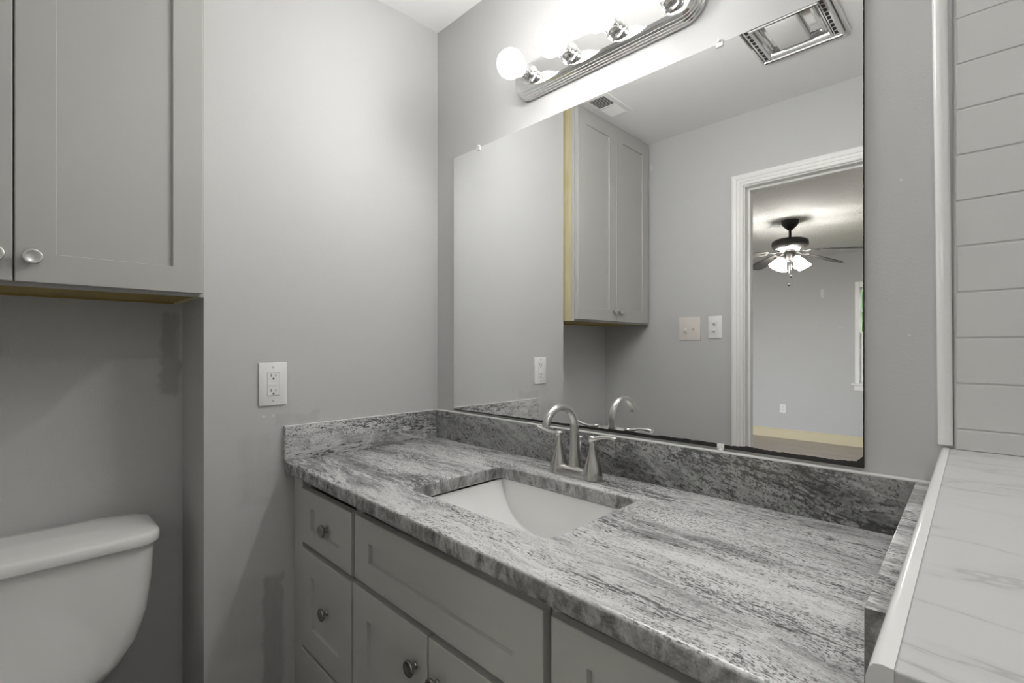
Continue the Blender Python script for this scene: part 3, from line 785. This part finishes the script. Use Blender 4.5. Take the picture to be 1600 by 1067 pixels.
obj('tank', MB().loft([tring(*q) for q in tank]), M['porcelain'], to, auto=60)
lid = [(.7445,.255,-.226,-.034,.04,.024), (.7455,.264,-.230,-.023,.045,.026), (.749,.267,-.231,-.021,.048,.027), (.768,.266,-.231,-.022,.048,.027), (.7735,.2635,-.230,-.0255,.046,.027), (.777,.257,-.228,-.032,.044,.026), (.782,.235,-.222,-.055,.04,.022), (.788,.18,-.205,-.085,.04,.014), (.790,.10,-.17,-.10,.03,.006)]
obj('tank_lid', MB().loft([tring(*q) for q in lid]), M['porcelain'], to, auto=60)
def ering(cx_, hx_, hy_, z_, n=32, egg=0.0):
    return [(cx_+hx_*math.cos(2*PI*i/n), TY+hy_*math.sin(2*PI*i/n)*(1-egg*math.cos(2*PI*i/n)), z_) for i in range(n)]
obj('bowl', MB().loft([ering(.16,.24,.105,0), ering(.16,.24,.105,.03), ering(.16,.20,.085,.10), ering(.17,.20,.10,.20), ering(.18,.25,.16,.31,egg=.1), ering(.19,.275,.185,.375,egg=.12), ering(.19,.275,.185,.395,egg=.12), ering(.19,.235,.145,.395,egg=.12), ering(.19,.20,.12,.33,egg=.1), ering(.17,.10,.07,.22), ering(.17,.05,.04,.20)]), M['porcelain'], to, auto=60)
obj('tank_deck', MB().box(-.19, .03, TY-.11, TY+.11, .30, .404, .012), M['porcelain'], to)
obj('seat', MB().loft([ering(.195,.275,.188,.396,egg=.12), ering(.195,.28,.19,.405,egg=.12), ering(.195,.275,.187,.415,egg=.12), ering(.195,.19,.115,.415,egg=.12), ering(.195,.19,.115,.396,egg=.12)]), M['white_plastic'], to, auto=50)
obj('seat_lid', MB().loft([ering(.195,.277,.188,.4165,egg=.12), ering(.195,.28,.19,.425,egg=.12), ering(.195,.265,.178,.436,egg=.12), ering(.195,.15,.10,.440,egg=.1)]), M['white_plastic'], to, auto=50)
obj('flush_lever', MB().lathe([(.012,0),(.012,.006),(.006,.010),(.006,.018)], 16, Matrix.Translation((-.030, TY-.19, .69)) @ Matrix.Rotation(PI/2, 4, 'Y')).tube([(-.012, TY-.19, .69), (-.008, TY-.16, .688), (-.008, TY-.11, .684)], [.006,.0055,.007], 10), M['chrome'], to)

# ------------------------------------------------------------ ceiling register and exhaust fan
vt = thing('ceiling_vent', 'white rectangular air register in the ceiling beside the tall cabinet', 'vent', (.15, -.945, CEIL))
fr_ = MB()
VX0, VX1, VY0, VY1 = .080, .216, -1.066, -.822
for b in ((VX0, VX0+.022, VY0, VY1), (VX1-.026, VX1, VY0, VY1), (VX0+.022, VX1-.026, VY0, VY0+.026), (VX0+.022, VX1-.026, VY1-.016, VY1), (VX0+.022, VX1-.026, -.948, -.936)):
    fr_.box(*b, CEIL-.006, CEIL-.0003, .0015)
obj('register_frame', fr_, M['trim'], vt)
obj('duct_opening', MB().box(VX0+.022, VX1-.026, VY0+.026, VY1-.016, CEIL-.0012, CEIL-.0004), M['toe'], vt)
for (ya, yb_, tilt) in ((-.936, -.839, -35), (-1.039, -.949, 25)):
    n_ = 8
    for i in range(n_):
        yc2 = ya+(yb_-ya)*(i+.5)/n_
        obj('slat', fixn(MB().box(-(VX1-.026-VX0-.022)/2, (VX1-.026-VX0-.022)/2, -.0040, .0040, -.0005, .0005, mat=Matrix.Translation(((VX0+VX1-.004)/2, yc2, CEIL-.0055)) @ Matrix.Rotation(R(tilt), 4, 'X'))), M['trim'], vt)

ef = thing('exhaust_fan', 'chrome framed exhaust fan and light with frosted lens in the bathroom ceiling', 'exhaust fan', (.965, -.91, CEIL))
EX0, EX1, EY0, EY1 = .822, 1.108, -1.073, -.775
def frame_ring(prof):
    """concentric rectangular mouldings: (inset, drop below ceiling)"""
    rr = []
    for ins, dz in prof:
        rr.append([(EX0+ins, EY0+ins, CEIL-dz), (EX1-ins, EY0+ins, CEIL-dz), (EX1-ins, EY1-ins, CEIL-dz), (EX0+ins, EY1-ins, CEIL-dz)])
    return MB().loft(rr, cap=False, smooth=False)
obj('outer_trim', fixn(frame_ring([(-.016,.0004),(-.016,.004),(-.012,.006),(-.002,.006),(0,.0004)])), M['trim'], ef)
obj('chrome_frame', fixn(frame_ring([(.0,.0004),(.0,.020),(.004,.024),(.008,.022),(.010,.017),(.013,.017),(.030,.017),(.032,.022),(.036,.024),(.040,.020),(.044,.010),(.050,.014),(.054,.008),(.060,.0115),(.064,.005),(.064,.0006)])), M['chrome'], ef)
bm_ = MB().box(EX0+.064, EX1-.064, EY0+.064, EY1-.064, CEIL-.003, CEIL-.0006)
obj('reflector', bm_, M['chrome'], ef)
ln = MB().box(EX0+.082, EX1-.098, EY0+.066, EY1-.04, CEIL-.024, CEIL-.004, .006, 3)
obj('light_lens', ln, M['lens'], ef, auto=40)
for xs in (EX0+.0215, EX1-.0215):
    for i in range(9):
        yy = EY0+.035+i*.028
        obj('slot', MB().box(xs-.0055, xs+.0055, yy-.010, yy+.010, CEIL-.0178, CEIL-.0165), M['black'], ef)

# ------------------------------------------------------------ ceiling fan in the bedroom
CX, CY = .130, -4.012
cf = thing('ceiling_fan', 'dark bronze ceiling fan with lit glass shades in the bedroom beyond the doorway', 'ceiling fan', (CX, CY, CEIL))
mt = Matrix.Translation((CX, CY, 0))
obj('canopy', MB().lathe([(.0, 2.350), (.022, 2.352), (.030, 2.362), (.055, 2.385), (.072, 2.412), (.075, 2.436), (.075, CEIL-.0003), (0, CEIL-.0003)], 32, mt), M['bronze'], cf, auto=50)
obj('downrod', MB().tube([(CX,CY,2.36),(CX,CY,2.262)], .012, 16), M['bronze'], cf)
obj('motor_housing', MB().lathe([(0,2.285),(.03,2.283),(.05,2.272),(.13,2.262),(.152,2.245),(.156,2.215),(.152,2.195),(.142,2.185),(.128,2.168),(.085,2.152),(.05,2.148),(0,2.148)], 40, mt), M['bronze'], cf, auto=40)
rv = Vector((.7105, .7037)); vv = Vector((-.7037, .7105))
def fdir(phi):
    q = rv*math.cos(R(phi))+vv*math.sin(R(phi)); return Vector((q.x, -q.y, 0))
for ph in (-52, 20, 92, 164, 236):
    d_ = fdir(ph); s_ = Vector((-d_.y, d_.x, 0)); c0 = Vector((CX, CY, 2.140))
    def P_(r_, w_, h_): return c0+d_*r_+s_*w_+Vector((0,0,h_))
    outl = [(.19,-.045),(.30,-.058),(.50,-.066),(.60,-.066),(.645,-.052),(.66,-.02),(.66,.02),(.645,.052),(.60,.066),(.50,.066),(.30,.058),(.19,.045)]
    mb = MB(); top_, bot_ = [], []
    for r_, w_ in outl:
        h_ = -w_*.20-.055*((r_-.19)/.47)**1.3
        top_.append(mb.bm.verts.new(P_(r_, w_, h_+.003))); bot_.append(mb.bm.verts.new(P_(r_, w_, h_-.003)))
    mb.bm.faces.new(top_); mb.bm.faces.new(bot_[::-1])
    for i in range(len(outl)): mb.bm.faces.new((top_[i], bot_[i], bot_[(i+1)%len(outl)], top_[(i+1)%len(outl)]))
    bl = obj('blade', fixn(mb), M['blade'], cf)
    ir = MB().tube([P_(.09,0,.012), P_(.14,0,-.004), P_(.18,0,.004), P_(.25,0,-.008)], [.014,.010,.012,.016], 10, flat=.35)
    obj('blade_iron', ir, M['bronze'], bl)
obj('light_kit', MB().lathe([(0,2.150),(.046,2.150),(.050,2.13),(.048,2.10),(.040,2.07),(.028,2.055),(0,2.05)], 32, mt), M['bronze'], cf, auto=45)
for ph in (-90, 0, 90, 180):
    d_ = fdir(ph+4); p0 = Vector((CX, CY, 2.085))
    arm = obj('light_arm', MB().tube([p0+d_*.035, p0+d_*.075+Vector((0,0,.012)), p0+d_*.100+Vector((0,0,.0))], .009, 12), M['bronze'], cf)
    ax = (d_*.62+Vector((0,0,-1))).normalized(); q = Vector((0,0,1)).rotation_difference(ax)
    L = Matrix.Translation(p0+d_*.094) @ q.to_matrix().to_4x4()
    obj('glass_shade', MB().lathe([(.016,0),(.024,.008),(.031,.025),(.039,.050),(.048,.078),(.059,.098),(.056,.0985),(.045,.078),(.035,.050),(.027,.025),(.018,.010),(0,.008)], 28, L, cap=False), M['shade'], cf)
for (dx_, zl_) in ((.012, 1.925), (-.006, 1.845)):
    ch = obj('pull_chain', MB().tube([(CX+dx_, CY+.01, 2.055), (CX+dx_, CY+.01, zl_)], .0018, 6), M['nickel'], cf)
    obj('chain_fob', MB().lathe([(0,0),(.009,.006),(.011,.014),(.006,.024),(0,.026)], 12, Matrix.Translation((CX+dx_, CY+.01, zl_-.024))), M['bronze'], ch)
